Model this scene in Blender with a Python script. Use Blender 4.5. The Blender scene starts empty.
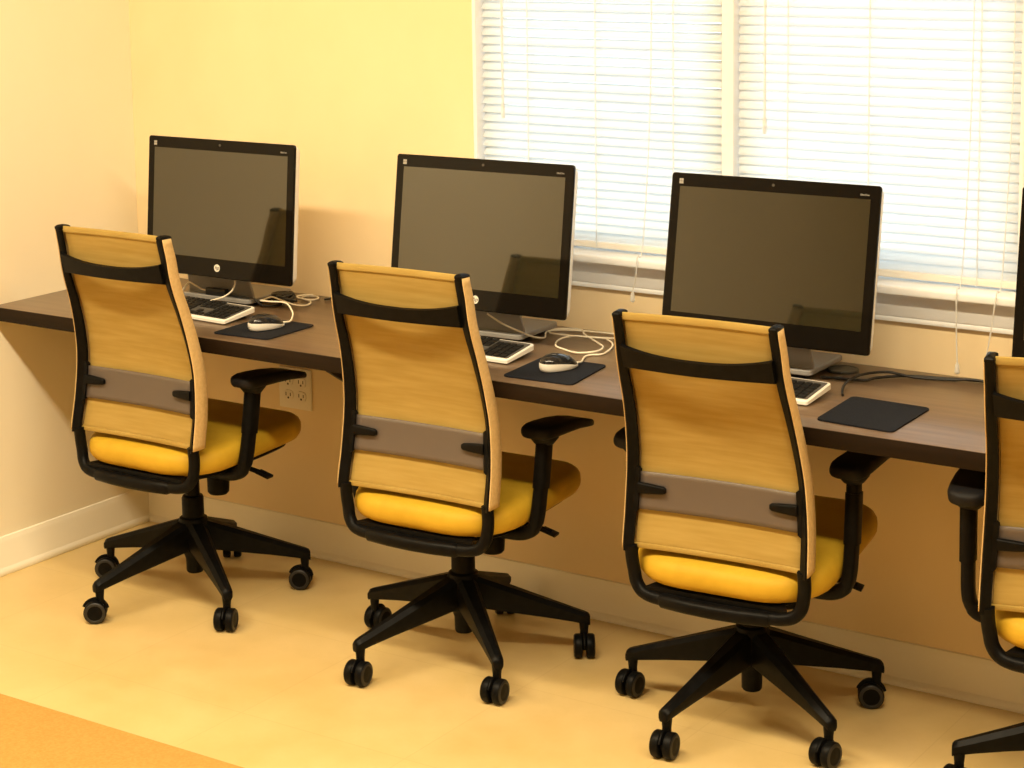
import bpy, bmesh, math, random
from mathutils import Vector, Matrix, Euler
random.seed(7)
PI = math.pi
SC = bpy.context.scene
COL = SC.collection

# ------------------------------------------------------------------ materials
def mat(name, base, rough=0.5, metal=0.0, spec=0.5, ior=1.5, coat=0.0):
    m = bpy.data.materials.new(name); m.use_nodes = True
    b = m.node_tree.nodes['Principled BSDF']
    b.inputs['Base Color'].default_value = (*base, 1)
    b.inputs['Roughness'].default_value = rough
    b.inputs['Metallic'].default_value = metal
    b.inputs['IOR'].default_value = ior
    b.inputs['Specular IOR Level'].default_value = spec
    b.inputs['Coat Weight'].default_value = coat
    return m

def noisy(m, c1, c2, scale=8.0, detail=4.0, stretch=(1, 1, 1), bump=0.0, bscale=None, lo=.35, hi=.65):
    """vary the base colour between c1 and c2 with noise, optional bump"""
    nt = m.node_tree; N = nt.nodes; L = nt.links; b = N['Principled BSDF']
    tc = N.new('ShaderNodeTexCoord'); mp = N.new('ShaderNodeMapping'); mp.inputs['Scale'].default_value = stretch
    L.new(tc.outputs['Object'], mp.inputs['Vector'])
    no = N.new('ShaderNodeTexNoise'); no.inputs['Scale'].default_value = scale; no.inputs['Detail'].default_value = detail
    L.new(mp.outputs['Vector'], no.inputs['Vector'])
    cr = N.new('ShaderNodeValToRGB')
    cr.color_ramp.elements[0].position = lo; cr.color_ramp.elements[0].color = (*c1, 1)
    cr.color_ramp.elements[1].position = hi; cr.color_ramp.elements[1].color = (*c2, 1)
    L.new(no.outputs['Fac'], cr.inputs['Fac']); L.new(cr.outputs['Color'], b.inputs['Base Color'])
    if bump:
        n2 = N.new('ShaderNodeTexNoise'); n2.inputs['Scale'].default_value = bscale or scale * 6; n2.inputs['Detail'].default_value = 3
        L.new(mp.outputs['Vector'], n2.inputs['Vector'])
        bp = N.new('ShaderNodeBump'); bp.inputs['Strength'].default_value = bump; bp.inputs['Distance'].default_value = .004
        L.new(n2.outputs['Fac'], bp.inputs['Height']); L.new(bp.outputs['Normal'], b.inputs['Normal'])
    return cr

M = {}
M['wall'] = mat('wall_paint', (.80, .66, .42), .75)
noisy(M['wall'], (.81, .655, .40), (.84, .685, .43), 3, 3, bump=.05, bscale=220)
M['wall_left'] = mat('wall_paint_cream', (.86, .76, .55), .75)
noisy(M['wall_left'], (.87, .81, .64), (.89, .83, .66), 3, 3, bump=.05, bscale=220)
M['wall_far'] = mat('wall_paint_far', (.42, .36, .23), .8)
M['trim'] = mat('trim_paint', (.90, .86, .72), .4)
M['white_trim'] = mat('window_trim_paint', (.86, .89, .92), .4)
M['ceiling'] = mat('ceiling_paint', (.62, .56, .44), .9)
M['black'] = mat('black_plastic', (.012, .011, .011), .42, spec=.10)
noisy(M['black'], (.0025, .0025, .0025), (.0045, .0045, .0045), 60, 2, bump=.06, bscale=500)
M['black_pad'] = mat('armpad_rubber', (.004, .004, .005), .6, spec=.25)
M['wheel_grey'] = mat('caster_rim', (.013, .012, .011), .45)
M['seat'] = mat('seat_upholstery', (.74, .50, .045), .62, spec=.25)
noisy(M['seat'], (.46, .29, .018), (.53, .335, .025), 14, 4, bump=.1, bscale=260)
M['desk_top'] = mat('desk_laminate', (.12, .075, .045), .29, spec=.5)
noisy(M['desk_top'], (.115, .074, .042), (.165, .108, .064), 9, 5, stretch=(.35, 6, 6), bump=.03, bscale=90)
M['desk_edge'] = mat('desk_edge_band', (.022, .012, .006), .55, spec=.12)
noisy(M['desk_edge'], (.009, .005, .0022), (.014, .0075, .0035), 9, 4, stretch=(.35, 6, 6))
M['glass_black'] = mat('black_glass', (.006, .005, .004), .06, spec=.16, ior=1.5)
M['screen'] = mat('screen_glass', (.014, .014, .008), .05, ior=1.95)
M['silver'] = mat('silver_plastic', (.27, .265, .26), .35, metal=.15)
M['housing'] = mat('white_housing', (.80, .79, .75), .4)
M['key'] = mat('black_keys', (.008, .008, .008), .45, spec=.35)
M['tray'] = mat('key_tray', (.075, .072, .068), .5)
M['white_plastic'] = mat('white_plastic', (.82, .80, .74), .3)
M['mouse_top'] = mat('mouse_gloss', (.012, .013, .016), .1)
M['wheel_glare'] = mat('scroll_wheel', (.10, .16, .26), .25)  # bluish glare of the glossy mouse top put into the wheel's colour
M['mousepad'] = mat('mousepad_cloth', (.022, .022, .027), .9, spec=.15)
noisy(M['mousepad'], (.007, .0085, .013), (.011, .013, .019), 240, 2, bump=.15, bscale=500)
M['cable_white'] = mat('white_cable', (.82, .76, .62), .4)
M['cable_black'] = mat('black_cable', (.010, .010, .010), .45)
M['outlet'] = mat('outlet_plate', (.80, .74, .60), .4)
M['outlet_dark'] = mat('outlet_slot', (.05, .035, .02), .6)
M['logo'] = mat('logo_silver', (.75, .73, .66), .3)
M['lens'] = mat('webcam_lens', (.06, .055, .05), .2)
M['sticker'] = mat('sticker_print', (.34, .33, .30), .5)
M['logo_dark'] = mat('logo_letters', (.03, .03, .03), .4)
M['steel'] = mat('bracket_steel', (.03, .024, .02), .45)
M['grommet'] = mat('grommet_plastic', (.035, .037, .034), .4)

M['vinyl'] = mat('window_vinyl', (.85, .86, .86), .35)
M['screw'] = mat('screw_head', (.05, .02, .012), .4)

def floor_mat():
    m = mat('vinyl_tile', (.55, .40, .2), .36)
    nt = m.node_tree; N = nt.nodes; L = nt.links; b = N['Principled BSDF']
    tc = N.new('ShaderNodeTexCoord')
    n1 = N.new('ShaderNodeTexNoise'); n1.inputs['Scale'].default_value = 3.5; n1.inputs['Detail'].default_value = 6; n1.inputs['Roughness'].default_value = .65
    L.new(tc.outputs['Object'], n1.inputs['Vector'])
    cr = N.new('ShaderNodeValToRGB')
    cr.color_ramp.elements[0].position = .3; cr.color_ramp.elements[0].color = (.60, .44, .175, 1)
    cr.color_ramp.elements[1].position = .7; cr.color_ramp.elements[1].color = (.70, .53, .25, 1)
    L.new(n1.outputs['Fac'], cr.inputs['Fac'])
    mp = N.new('ShaderNodeMapping'); mp.inputs['Location'].default_value = (.2066, .0, 0)
    L.new(tc.outputs['Object'], mp.inputs['Vector'])
    br = N.new('ShaderNodeTexBrick')
    br.offset = 0; br.squash = 1
    br.inputs['Scale'].default_value = 1; br.inputs['Brick Width'].default_value = .457; br.inputs['Row Height'].default_value = .457
    br.inputs['Mortar Size'].default_value = .0016; br.inputs['Mortar Smooth'].default_value = .3
    br.inputs['Color1'].default_value = (1, 1, 1, 1); br.inputs['Color2'].default_value = (.985, .98, .975, 1); br.inputs['Mortar'].default_value = (.92, .90, .88, 1)
    L.new(mp.outputs['Vector'], br.inputs['Vector'])
    mx = N.new('ShaderNodeMix'); mx.data_type = 'RGBA'; mx.blend_type = 'MULTIPLY'; mx.inputs[0].default_value = 1
    L.new(cr.outputs['Color'], mx.inputs[6]); L.new(br.outputs['Color'], mx.inputs[7]); L.new(mx.outputs[2], b.inputs['Base Color'])
    n2 = N.new('ShaderNodeTexNoise'); n2.inputs['Scale'].default_value = 14
    L.new(tc.outputs['Object'], n2.inputs['Vector'])
    mr = N.new('ShaderNodeMapRange'); mr.inputs['To Min'].default_value = .28; mr.inputs['To Max'].default_value = .46
    L.new(n2.outputs['Fac'], mr.inputs['Value']); L.new(mr.outputs['Result'], b.inputs['Roughness'])
    return m
M['floor'] = floor_mat()
M['carpet'] = mat('carpet_tile', (.5, .28, .08), .95, spec=.1)
noisy(M['carpet'], (.43, .25, .065), (.49, .295, .085), 160, 5, bump=.25, bscale=500)

def mesh_fabric():
    """woven back fabric: fine weave, lets part of the light through"""
    m = bpy.data.materials.new('back_mesh_fabric'); m.use_nodes = True
    nt = m.node_tree; N = nt.nodes; L = nt.links; N.remove(N['Principled BSDF'])
    out = N['Material Output']
    tc = N.new('ShaderNodeTexCoord'); mp = N.new('ShaderNodeMapping'); mp.inputs['Scale'].default_value = (.8, 1, 9)
    L.new(tc.outputs['Object'], mp.inputs['Vector'])
    no = N.new('ShaderNodeTexNoise'); no.inputs['Scale'].default_value = 10; no.inputs['Detail'].default_value = 5
    L.new(mp.outputs['Vector'], no.inputs['Vector'])
    cr = N.new('ShaderNodeValToRGB')
    cr.color_ramp.elements[0].position = .3; cr.color_ramp.elements[0].color = (.46, .325, .092, 1)
    cr.color_ramp.elements[1].position = .7; cr.color_ramp.elements[1].color = (.54, .395, .128, 1)
    L.new(no.outputs['Fac'], cr.inputs['Fac'])
    d = N.new('ShaderNodeBsdfDiffuse'); t = N.new('ShaderNodeBsdfTranslucent'); tr = N.new('ShaderNodeBsdfTransparent')
    L.new(cr.outputs['Color'], d.inputs['Color']); L.new(cr.outputs['Color'], t.inputs['Color'])
    a = N.new('ShaderNodeMixShader'); a.inputs[0].default_value = .3
    L.new(d.outputs[0], a.inputs[1]); L.new(t.outputs[0], a.inputs[2])
    c = N.new('ShaderNodeMixShader'); c.inputs[0].default_value = .07
    L.new(a.outputs[0], c.inputs[1]); L.new(tr.outputs[0], c.inputs[2]); L.new(c.outputs[0], out.inputs['Surface'])
    return m
M['mesh'] = mesh_fabric()
M['sleeve'] = mat('lit_sleeve_fabric', (.62, .45, .21), .8, spec=.1)  # light falling on the outer sides is put into this paler tan
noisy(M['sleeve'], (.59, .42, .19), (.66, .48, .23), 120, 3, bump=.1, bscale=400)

def simple_mix(name, col, kind, fac, rough=.4, tcol=(1, 1, 1)):
    m = bpy.data.materials.new(name); m.use_nodes = True
    nt = m.node_tree; N = nt.nodes; L = nt.links; b = N['Principled BSDF']
    b.inputs['Base Color'].default_value = (*col, 1); b.inputs['Roughness'].default_value = rough
    t = N.new('ShaderNodeBsdfTranslucent' if kind == 'translucent' else 'ShaderNodeBsdfTransparent')
    t.inputs['Color'].default_value = (*tcol, 1)
    x = N.new('ShaderNodeMixShader'); x.inputs[0].default_value = fac
    L.new(b.outputs[0], x.inputs[1]); L.new(t.outputs[0], x.inputs[2]); L.new(x.outputs[0], N['Material Output'].inputs['Surface'])
    return m
M['slat'] = simple_mix('blind_slat', (.86, .87, .86), 'translucent', .68, .45, (.86, .89, .90))
M['cord'] = simple_mix('blind_cord', (.88, .88, .86), 'translucent', .6, .5, (.9, .92, .92))
M['lumbar'] = simple_mix('lumbar_plastic', (.13, .105, .09), 'transparent', .28, .45)

def pane_mat():
    m = bpy.data.materials.new('window_glass'); m.use_nodes = True
    nt = m.node_tree; N = nt.nodes; L = nt.links; N.remove(N['Principled BSDF'])
    t = N.new('ShaderNodeBsdfTransparent'); t.inputs['Color'].default_value = (.96, .98, .98, 1)
    g = N.new('ShaderNodeBsdfGlossy'); g.inputs['Roughness'].default_value = .02
    f = N.new('ShaderNodeFresnel'); f.inputs['IOR'].default_value = 1.5
    x = N.new('ShaderNodeMixShader')
    L.new(f.outputs[0], x.inputs[0]); L.new(t.outputs[0], x.inputs[1]); L.new(g.outputs[0], x.inputs[2])
    L.new(x.outputs[0], N['Material Output'].inputs['Surface'])
    return m
M['pane'] = pane_mat()

# ------------------------------------------------------------------ mesh helpers
class MB:
    def __init__(self): self.bm = bmesh.new()
    def box(self, lo, hi, bevel=0.0, seg=2, mi=0, mtx=None):
        t = bmesh.new(); bmesh.ops.create_cube(t, size=1)
        c = [(a + b) / 2 for a, b in zip(lo, hi)]; s = [abs(b - a) for a, b in zip(lo, hi)]
        for v in t.verts: v.co = Vector((v.co.x * s[0] + c[0], v.co.y * s[1] + c[1], v.co.z * s[2] + c[2]))
        if bevel: bmesh.ops.bevel(t, geom=t.edges[:], offset=bevel, segments=seg, profile=.5, affect='EDGES')
        return self.merge(t, mi, mtx)
    def merge(self, t, mi=0, mtx=None):
        if mtx is not None: bmesh.ops.transform(t, matrix=mtx, verts=t.verts[:])
        bmesh.ops.recalc_face_normals(t, faces=t.faces[:])
        for f in t.faces: f.material_index = mi
        me = bpy.data.meshes.new('tmp'); t.to_mesh(me); t.free()
        n0 = len(self.bm.faces)
        self.bm.from_mesh(me); bpy.data.meshes.remove(me)
        self.bm.faces.ensure_lookup_table()
        for f in self.bm.faces[n0:]: f.material_index = mi
        return self
    def sweep(self, pts, profile, up=(0, 0, 1), closed=False, mi=0, caps=True, mtx=None):
        """profile: list of (u,v), or a function i,t -> list; u along side vector, v along 'up-ish' normal"""
        t = bmesh.new(); pts = [Vector(p) for p in pts]; n = len(pts); rings = []
        up = Vector(up); prev = None
        for i, p in enumerate(pts):
            if closed: d = pts[(i + 1) % n] - pts[i - 1]
            else: d = pts[min(i + 1, n - 1)] - pts[max(i - 1, 0)]
            d.normalize()
            u = up if prev is None else prev
            s = d.cross(u)
            if s.length < 1e-4: s = d.cross(Vector((1, 0, 0.01)))
            s.normalize(); w = s.cross(d).normalized(); prev = w if up.length == 0 or True else up
            pr = profile(i, i / max(1, n - 1)) if callable(profile) else profile
            rings.append([t.verts.new(p + s * a + w * b) for a, b in pr])
        m = len(rings[0])
        for i in range(n if closed else n - 1):
            A, B = rings[i], rings[(i + 1) % n]
            for k in range(m):
                t.faces.new((A[k], A[(k + 1) % m], B[(k + 1) % m], B[k]))
        if caps and not closed:
            t.faces.new(rings[0][::-1]); t.faces.new(rings[-1])
        return self.merge(t, mi, mtx)
    def tube(self, pts, r, seg=10, closed=False, mi=0, mtx=None, up=(0, 0, 1)):
        def pf(i, f):
            q = r(f) if callable(r) else r
            return [(q * math.cos(2 * PI * k / seg), q * math.sin(2 * PI * k / seg)) for k in range(seg)]
        return self.sweep(pts, pf, up=up, closed=closed, mi=mi, mtx=mtx)
    def loft(self, rings, mi=0, caps=True, mtx=None, closed_ring=True):
        t = bmesh.new(); R = [[t.verts.new(Vector(p)) for p in r] for r in rings]; m = len(R[0])
        for A, B in zip(R, R[1:]):
            for k in range(m if closed_ring else m - 1):
                t.faces.new((A[k], A[(k + 1) % m], B[(k + 1) % m], B[k]))
        if caps and closed_ring:
            t.faces.new(R[0][::-1]); t.faces.new(R[-1])
        return self.merge(t, mi, mtx)
    def lathe(self, prof, seg=24, mi=0, mtx=None, mis=None):
        """prof: (r,z) pairs round z"""
        rings = [[(max(r, 1e-4) * math.cos(2 * PI * k / seg), max(r, 1e-4) * math.sin(2 * PI * k / seg), z) for k in range(seg)] for r, z in prof]
        return self.loft(rings, mi, True, mtx)
    def build(self, name, mats, parent=None, smooth=32, mtx=None):
        bmesh.ops.remove_doubles(self.bm, verts=self.bm.verts[:], dist=1e-6)
        bmesh.ops.recalc_face_normals(self.bm, faces=self.bm.faces[:])
        lim = math.radians(smooth)
        for f in self.bm.faces: f.smooth = True
        for e in self.bm.edges:
            if len(e.link_faces) == 2: e.smooth = e.calc_face_angle(0) < lim
        me = bpy.data.meshes.new(name); self.bm.to_mesh(me); self.bm.free()
        for x in (mats if isinstance(mats, (list, tuple)) else [mats]): me.materials.append(x)
        o = bpy.data.objects.new(name, me); COL.objects.link(o)
        if parent is not None: o.parent = parent
        if mtx is not None: o.matrix_local = mtx
        return o

def rrect(w, h, r, seg=4, cx=0, cy=0):
    """rounded rectangle outline, ccw"""
    P = []
    for sx, sy, a0 in ((1, 1, 0), (-1, 1, 90), (-1, -1, 180), (1, -1, 270)):
        for k in range(seg + 1):
            a = math.radians(a0 + 90 * k / seg)
            P.append((cx + sx * (w / 2 - r) + r * math.cos(a), cy + sy * (h / 2 - r) + r * math.sin(a)))
    return P

def spline(pts, n=8, closed=False):
    pts = [Vector(p) for p in pts]; out = []; N = len(pts)
    rng = range(N if closed else N - 1)
    for i in rng:
        if closed: p0, p1, p2, p3 = pts[i - 1], pts[i], pts[(i + 1) % N], pts[(i + 2) % N]
        else: p0, p1, p2, p3 = pts[max(i - 1, 0)], pts[i], pts[i + 1], pts[min(i + 2, N - 1)]
        for k in range(n):
            t = k / n
            out.append(.5 * ((2 * p1) + (p2 - p0) * t + (2 * p0 - 5 * p1 + 4 * p2 - p3) * t * t + (3 * p1 - p0 - 3 * p2 + p3) * t ** 3))
    if not closed: out.append(pts[-1])
    return out

def lerp_table(tab, x):
    if x <= tab[0][0]: return tab[0][1:]
    for a, b in zip(tab, tab[1:]):
        if x <= b[0]:
            t = (x - a[0]) / (b[0] - a[0]); t = t * t * (3 - 2 * t) if len(tab) < 3 else t
            return tuple(p + (q - p) * t for p, q in zip(a[1:], b[1:]))
    return tab[-1][1:]

def empty(name, loc=(0, 0, 0), rz=0, label=None, cat=None, group=None):
    o = bpy.data.objects.new(name, None); COL.objects.link(o); o.empty_display_size = .05
    o.location = loc; o.rotation_euler = (0, 0, rz)
    return tag(o, label, cat, group)
def tag(o, label=None, cat=None, group=None, kind=None):
    if label: o['label'] = label
    if cat: o['category'] = cat
    if group: o['group'] = group
    if kind: o['kind'] = kind
    return o
def struct(o): o['kind'] = 'structure'; return o
KIDS = {}
def copy_tree(o, parent=None):
    c = o.copy(); COL.objects.link(c)
    if parent is not None: c.parent = parent
    for ch in [x for x in bpy.data.objects if x.parent == o]: copy_tree(ch, c)
    return c
def kids(o, name=None):
    return [x for x in bpy.data.objects if x.parent == o and (name is None or x.name.split('.')[0] == name)]

# ------------------------------------------------------------------ room
XL, YB = -.015, .015            # inner faces of the left and the back wall
XR, YF, ZC = 6.2, -6.6, 3.05
WX0, WX1, WX2 = 1.192, 1.900, 2.606    # window opening left, mullion centre, right
WZ0, WZ1 = .925, 2.36
# floor & carpet
b = MB(); b.box((XL - .12, -1.132, -.06), (XR + .12, YB + .14, 0)); struct(b.build('floor', M['floor']))
b = MB(); b.box((XL - .12, YF - .12, -.06), (XR + .12, -1.132, .003)); struct(b.build('carpet', M['carpet']))
b = MB(); b.box((XL - .12, YF - .12, ZC), (XR + .12, YB + .14, ZC + .08)); struct(b.build('ceiling', M['ceiling']))
b = MB(); b.box((XL - .12, YF, 0), (XL, YB + .14, ZC)); struct(b.build('wall_left', M['wall_left']))
b = MB(); b.box((XR, YF, 0), (XR + .12, YB + .14, ZC)); struct(b.build('wall_right', M['wall_far']))
b = MB(); b.box((XL - .12, YF - .12, 0), (XR + .12, YF, ZC)); struct(b.build('wall_front', M['wall_far']))
b = MB()
b.box((XL, YB, 0), (WX0, YB + .14, ZC)); b.box((WX2, YB, 0), (XR, YB + .14, ZC))
b.box((WX0, YB, 0), (WX2, YB + .14, WZ0)); b.box((WX0, YB, WZ1), (WX2, YB + .14, ZC))
struct(b.build('wall_back', M['wall']))

def baseboard(name, p0, p1, nrm):
    """moulded board with a stepped cap and a shoe moulding at the floor"""
    prof = [(0, 0), (.017, 0), (.019, .004), (.018, .014), (.013, .019), (.012, .021), (.012, .082), (.010, .086), (.010, .090), (.0065, .096), (.005, .102), (0, .104)]
    p0, p1, nrm = Vector(p0), Vector(p1), Vector(nrm)
    b = MB(); b.loft([[p + nrm * d + Vector((0, 0, z)) for d, z in prof] for p in (p0, p1)])
    return struct(b.build(name, M['trim'], smooth=50))
baseboard('baseboard_back', (XL, YB, 0), (XR, YB, 0), (0, -1, 0))
baseboard('baseboard_left', (XL, YF, 0), (XL, YB, 0), (1, 0, 0))

# ------------------------------------------------------------------ window
def window(n, x0, x1):
    """double-hung sash unit set deep in the opening"""
    y0, y1 = YB + .062, YB + .117
    root = struct(empty('window_%d' % n, ((x0 + x1) / 2, y0, WZ0)))
    L = Matrix.Translation(-Vector(root.location))
    b = MB(); fw = .016
    b.box((x0, y0, WZ0), (x0 + fw, y1, WZ1), .003); b.box((x1 - fw, y0, WZ0), (x1, y1, WZ1), .003)
    b.box((x0, y0, WZ0), (x1, y1, WZ0 + fw), .003); b.box((x0, y0, WZ1 - fw), (x1, y1, WZ1), .003)
    b.build('window_frame', M['vinyl'], root, mtx=L)
    zm = (WZ0 + WZ1) / 2
    for za, zb, ya in ((WZ0 + fw, zm + .02, y0 + .006), (zm - .02, WZ1 - fw, y0 + .028)):
        s = MB(); sw = .018; a, c = x0 + fw, x1 - fw
        s.box((a, ya, za), (a + sw, ya + .02, zb), .002); s.box((c - sw, ya, za), (c, ya + .02, zb), .002)
        s.box((a, ya, za), (c, ya + .02, za + sw), .002); s.box((a, ya, zb - sw), (c, ya + .02, zb), .002)
        so = s.build('sash', M['vinyl'], root, mtx=L)
        g = MB(); g.box((a + sw - .004, ya + .008, za + sw - .004), (c - sw + .004, ya + .012, zb - sw + .004)); g.build('pane', M['pane'], so)
window(1, WX0, WX1 - .02); window(2, WX1 + .02, WX2)
# trims: mullion post, narrow side casings, stool and apron
b = MB(); b.box((WX1 - .0155, YB - .001, WZ0 + .0145), (WX1 + .0155, YB + .13, WZ1 - .001), .003); struct(b.build('trim_1', M['white_trim']))
b = MB(); b.box((WX0 - .010, YB - .010, WZ0 + .0145), (WX0 + .002, YB + .07, WZ1 - .001), .004); struct(b.build('trim_2', M['white_trim']))
b = MB(); b.box((WX2 - .002, YB - .010, WZ0 + .0145), (WX2 + .010, YB + .07, WZ1 - .001), .004); struct(b.build('trim_3', M['white_trim']))
b = MB(); b.box((WX0 - .045, YB - .052, WZ0 - .008), (WX2 + .045, YB + .07, WZ0 + .014), .006, 3); struct(b.build('trim_4', M['white_trim']))
b = MB()   # apron with stepped moulding
prof = [(0, .850), (.012, .850), (.014, .855), (.012, .861), (.016, .866), (.016, .884), (.019, .888), (.019, .902), (.026, .908), (.030, .917), (0, .917)]
b.loft([[(x, YB - d, z) for d, z in prof] for x in (WX0 - .035, WX2 + .035)]); struct(b.build('trim_5', M['white_trim'], smooth=50))
b = MB(); b.box((WX0 - .03, YB - .012, WZ1), (WX2 + .03, YB, WZ1 + .06), .004); struct(b.build('trim_6', M['white_trim']))

def blind(x0, x1, ladders, wand_x, cord_xs, label, tilt):
    zt, zb = WZ1 - .002, WZ0 + .034
    yb = YB + .018
    root = empty('window_blind', ((x0 + x1) / 2, yb, WZ0 + .014), 0, label, 'blind', 'white mini blinds in the window')
    L = Matrix.Translation(-Vector(root.location))
    b = MB(); b.box((x0, yb - .016, zt - .034), (x1, yb + .016, zt), .003); b.build('head_rail', M['white_plastic'], root, mtx=L)
    b = MB(); pitch = .0217; z = zb + .014; ct, st = math.cos(tilt), math.sin(tilt)
    while z < zt - .04:
        ring = []
        cs = [(-.0125, 0), (-.0062, .0011), (0, .0015), (.0062, .0011), (.0125, 0)]
        pts = cs + [(u, v - .0006) for u, v in cs[::-1]]
        dz = random.uniform(-.0006, .0006); da = random.uniform(-.03, .03)
        c2, s2 = math.cos(tilt + da), math.sin(tilt + da)
        rows = []
        for x in (x0 + .004, x1 - .004):
            rows.append([(x, yb + u * c2 - v * s2, z + dz + u * s2 + v * c2) for u, v in pts])
        b.loft(rows); z += pitch
    o = b.build('slats', M['slat'], root, mtx=L, smooth=40)
    b = MB(); b.box((x0 + .003, yb - .013, zb - .014), (x1 - .003, yb + .013, zb + .003), .004, 3); b.build('bottom_rail', M['white_plastic'], root, mtx=L)
    for lx in ladders:
        b = MB(); w = .0014
        b.box((lx - w, yb - .0145, zb - .014), (lx + w, yb - .0128, zt - .03)); b.box((lx - w, yb + .0128, zb - .014), (lx + w, yb + .0145, zt - .03))
        b.build('ladder_cord', M['cord'], root, mtx=L)
    b = MB(); b.tube([(wand_x, yb - .022, zt - .03), (wand_x, yb - .024, 1.6), (wand_x, yb - .024, 1.275)], .0032, 8); b.lathe([(.0032, 0), (.005, .004), (.005, .03), (.0032, .036)], 8, mtx=Matrix.Translation((wand_x, yb - .024, 1.255)))
    b.build('tilt_wand', M['cord'], root, mtx=L)
    for pts in cord_xs:
        b = MB(); b.tube(spline([(x, y, z) for x, y, z in pts], 6), .0016, 6)
        e = Vector(pts[-1]); b.lathe([(.002, .0), (.0045, -.006), (.006, -.022), (.003, -.026)], 10, mtx=Matrix.Translation(e))
        b.build('pull_cord', M['cord'], root, mtx=L)
    return root
yc = YB - .056
blind(WX0 + .003, WX1 - .018, [1.34, 1.537, 1.753], 1.272,
      [[(1.695, YB + .005, 2.1), (1.694, YB + .002, 1.4), (1.690, YB - .03, .99), (1.688, yc, .945), (1.684, yc, .90), (1.672, yc + .004, .86)]],
      'white mini blind over the left half of the window', math.radians(52))
blind(WX1 + .018, WX2 - .003, [2.052, 2.252, 2.51], 1.999,
      [[(2.492, YB + .005, 2.1), (2.492, YB + .002, 1.4), (2.490, YB - .03, .99), (2.488, yc, .945), (2.488, yc, .88), (2.490, yc, .82), (2.492, yc, .785)],
       [(2.583, YB + .005, 2.1), (2.583, YB + .002, 1.4), (2.580, YB - .03, .99), (2.577, yc, .945), (2.566, yc, .86), (2.556, yc, .80)]],
      'white mini blind over the right half of the window', math.radians(66))

# ------------------------------------------------------------------ desk
DY, DH, DT = -.543, .740, .037
DX1 = 5.4
desk = empty('wall_desk', (XL, YB, DH - DT), 0, 'long dark brown laminate wall desk running under the window', 'desk')
L = Matrix.Translation(-Vector(desk.location))
b = MB(); b.box((XL + .001, DY + .0022, DH - DT), (DX1, YB - .001, DH), .0012, 2); b.build('desktop', M['desk_top'], desk, mtx=L)
b = MB(); b.box((XL + .001, DY, DH - DT - .0002), (DX1, DY + .0021, DH - .0006), .0008, 2); b.build('edge_band', M['desk_edge'], desk, mtx=L)
for x in (1.075, 2.03, 3.25, 4.0, 4.8):
    b = MB()
    b.box((x - .019, YB - .008, .36), (x + .019, YB - .001, DH - DT - .001), .002); b.box((x - .019, -.50, DH - DT - .008), (x + .019, YB - .004, DH - DT - .0005), .002)
    b.sweep([(x, YB - .006, .40), (x, -.46, DH - DT - .012)], rrect(.03, .012, .002, 2), up=(1, 0, 0))
    b.build('bracket', M['steel'], desk, mtx=L)
for x in (.105, .86):
    b = MB(); b.lathe([(.003, 0), (.007, -.002), (.008, -.008), (.004, -.010)], 12, mtx=Matrix.Translation((x, -.50, DH - DT))); b.build('screw', M['screw'], desk, mtx=L)
b = MB(); b.lathe([(.0, .0), (.036, .0), (.036, .004), (.034, .006), (.030, .006), (.029, .005), (.0, .005)], 32, mtx=Matrix.Translation((2.235, -.068, DH))); b.box((2.222, -.105, DH + .003), (2.248, -.088, DH + .0062), .001)
b.build('cable_grommet', M['grommet'], desk, mtx=L)

# ------------------------------------------------------------------ wall outlet
ot = empty('wall_outlet', (.566, YB, .412), 0, 'double electrical outlet plate on the wall under the desk', 'outlet')
L = Matrix.Translation(-Vector(ot.location))
b = MB(); b.box((.508, YB - .006, .412), (.624, YB - .0005, .528), .003, 2); b.build('cover_plate', M['outlet'], ot, mtx=L)
for cx in (.543, .589):
    for cz in (.4505, .4895):
        b = MB()
        b.loft([[(cx + px, YB - .0058, cz + pz) for px, pz in rrect(.034, .028, .011, 4)], [(cx + px, YB - .0085, cz + pz) for px, pz in rrect(.032, .026, .010, 4)]])
        r = b.build('socket', M['outlet'], ot, mtx=L)
        b = MB()
        b.box((cx - .009, YB - .0089, cz - .003), (cx - .0065, YB - .0084, cz + .007)); b.box((cx + .0065, YB - .0089, cz - .003), (cx + .009, YB - .0084, cz + .006))
        b.lathe([(.0, -.0003), (.003, -.0003), (.003, .0003), (0, .0003)], 10, mtx=Matrix.Translation((cx, YB - .0087, cz - .008)) @ Matrix.Rotation(PI / 2, 4, 'X'))
        b.build('slots', M['outlet_dark'], r)

# ------------------------------------------------------------------ chair (built once, hub on the origin, facing +y)
# upright rear line: z -> (y, half width outer, sleeve depth, rear slant)
UP = [(.345, -.204, .206, .046, .006), (.449, -.206, .2065, .048, .010), (.54, -.193, .2040, .049, .014), (.633, -.189, .1985, .047, .015), (.70, -.198, .1930, .043, .013),
      (.78, -.218, .1870, .040, .009), (.867, -.247, .1825, .038, .004), (.93, -.260, .1805, .037, .001), (.986, -.272, .1790, .034, .0)]
def up_at(z):
    # smooth through the table
    zs = [r[0] for r in UP]
    i = max(k for k in range(len(zs)) if zs[k] <= z + 1e-9) if z >= zs[0] else 0
    i = min(i, len(zs) - 2)
    t = (z - zs[i]) / (zs[i + 1] - zs[i])
    out = []
    for c in range(1, 5):
        p0, p1, p2, p3 = UP[max(i - 1, 0)][c], UP[i][c], UP[i + 1][c], UP[min(i + 2, len(UP) - 1)][c]
        out.append(.5 * (2 * p1 + (p2 - p0) * t + (2 * p0 - 5 * p1 + 4 * p2 - p3) * t * t + (3 * p1 - p0 - 3 * p2 + p3) * t ** 3))
    return out
PW = .0175   # width of an upright

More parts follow.
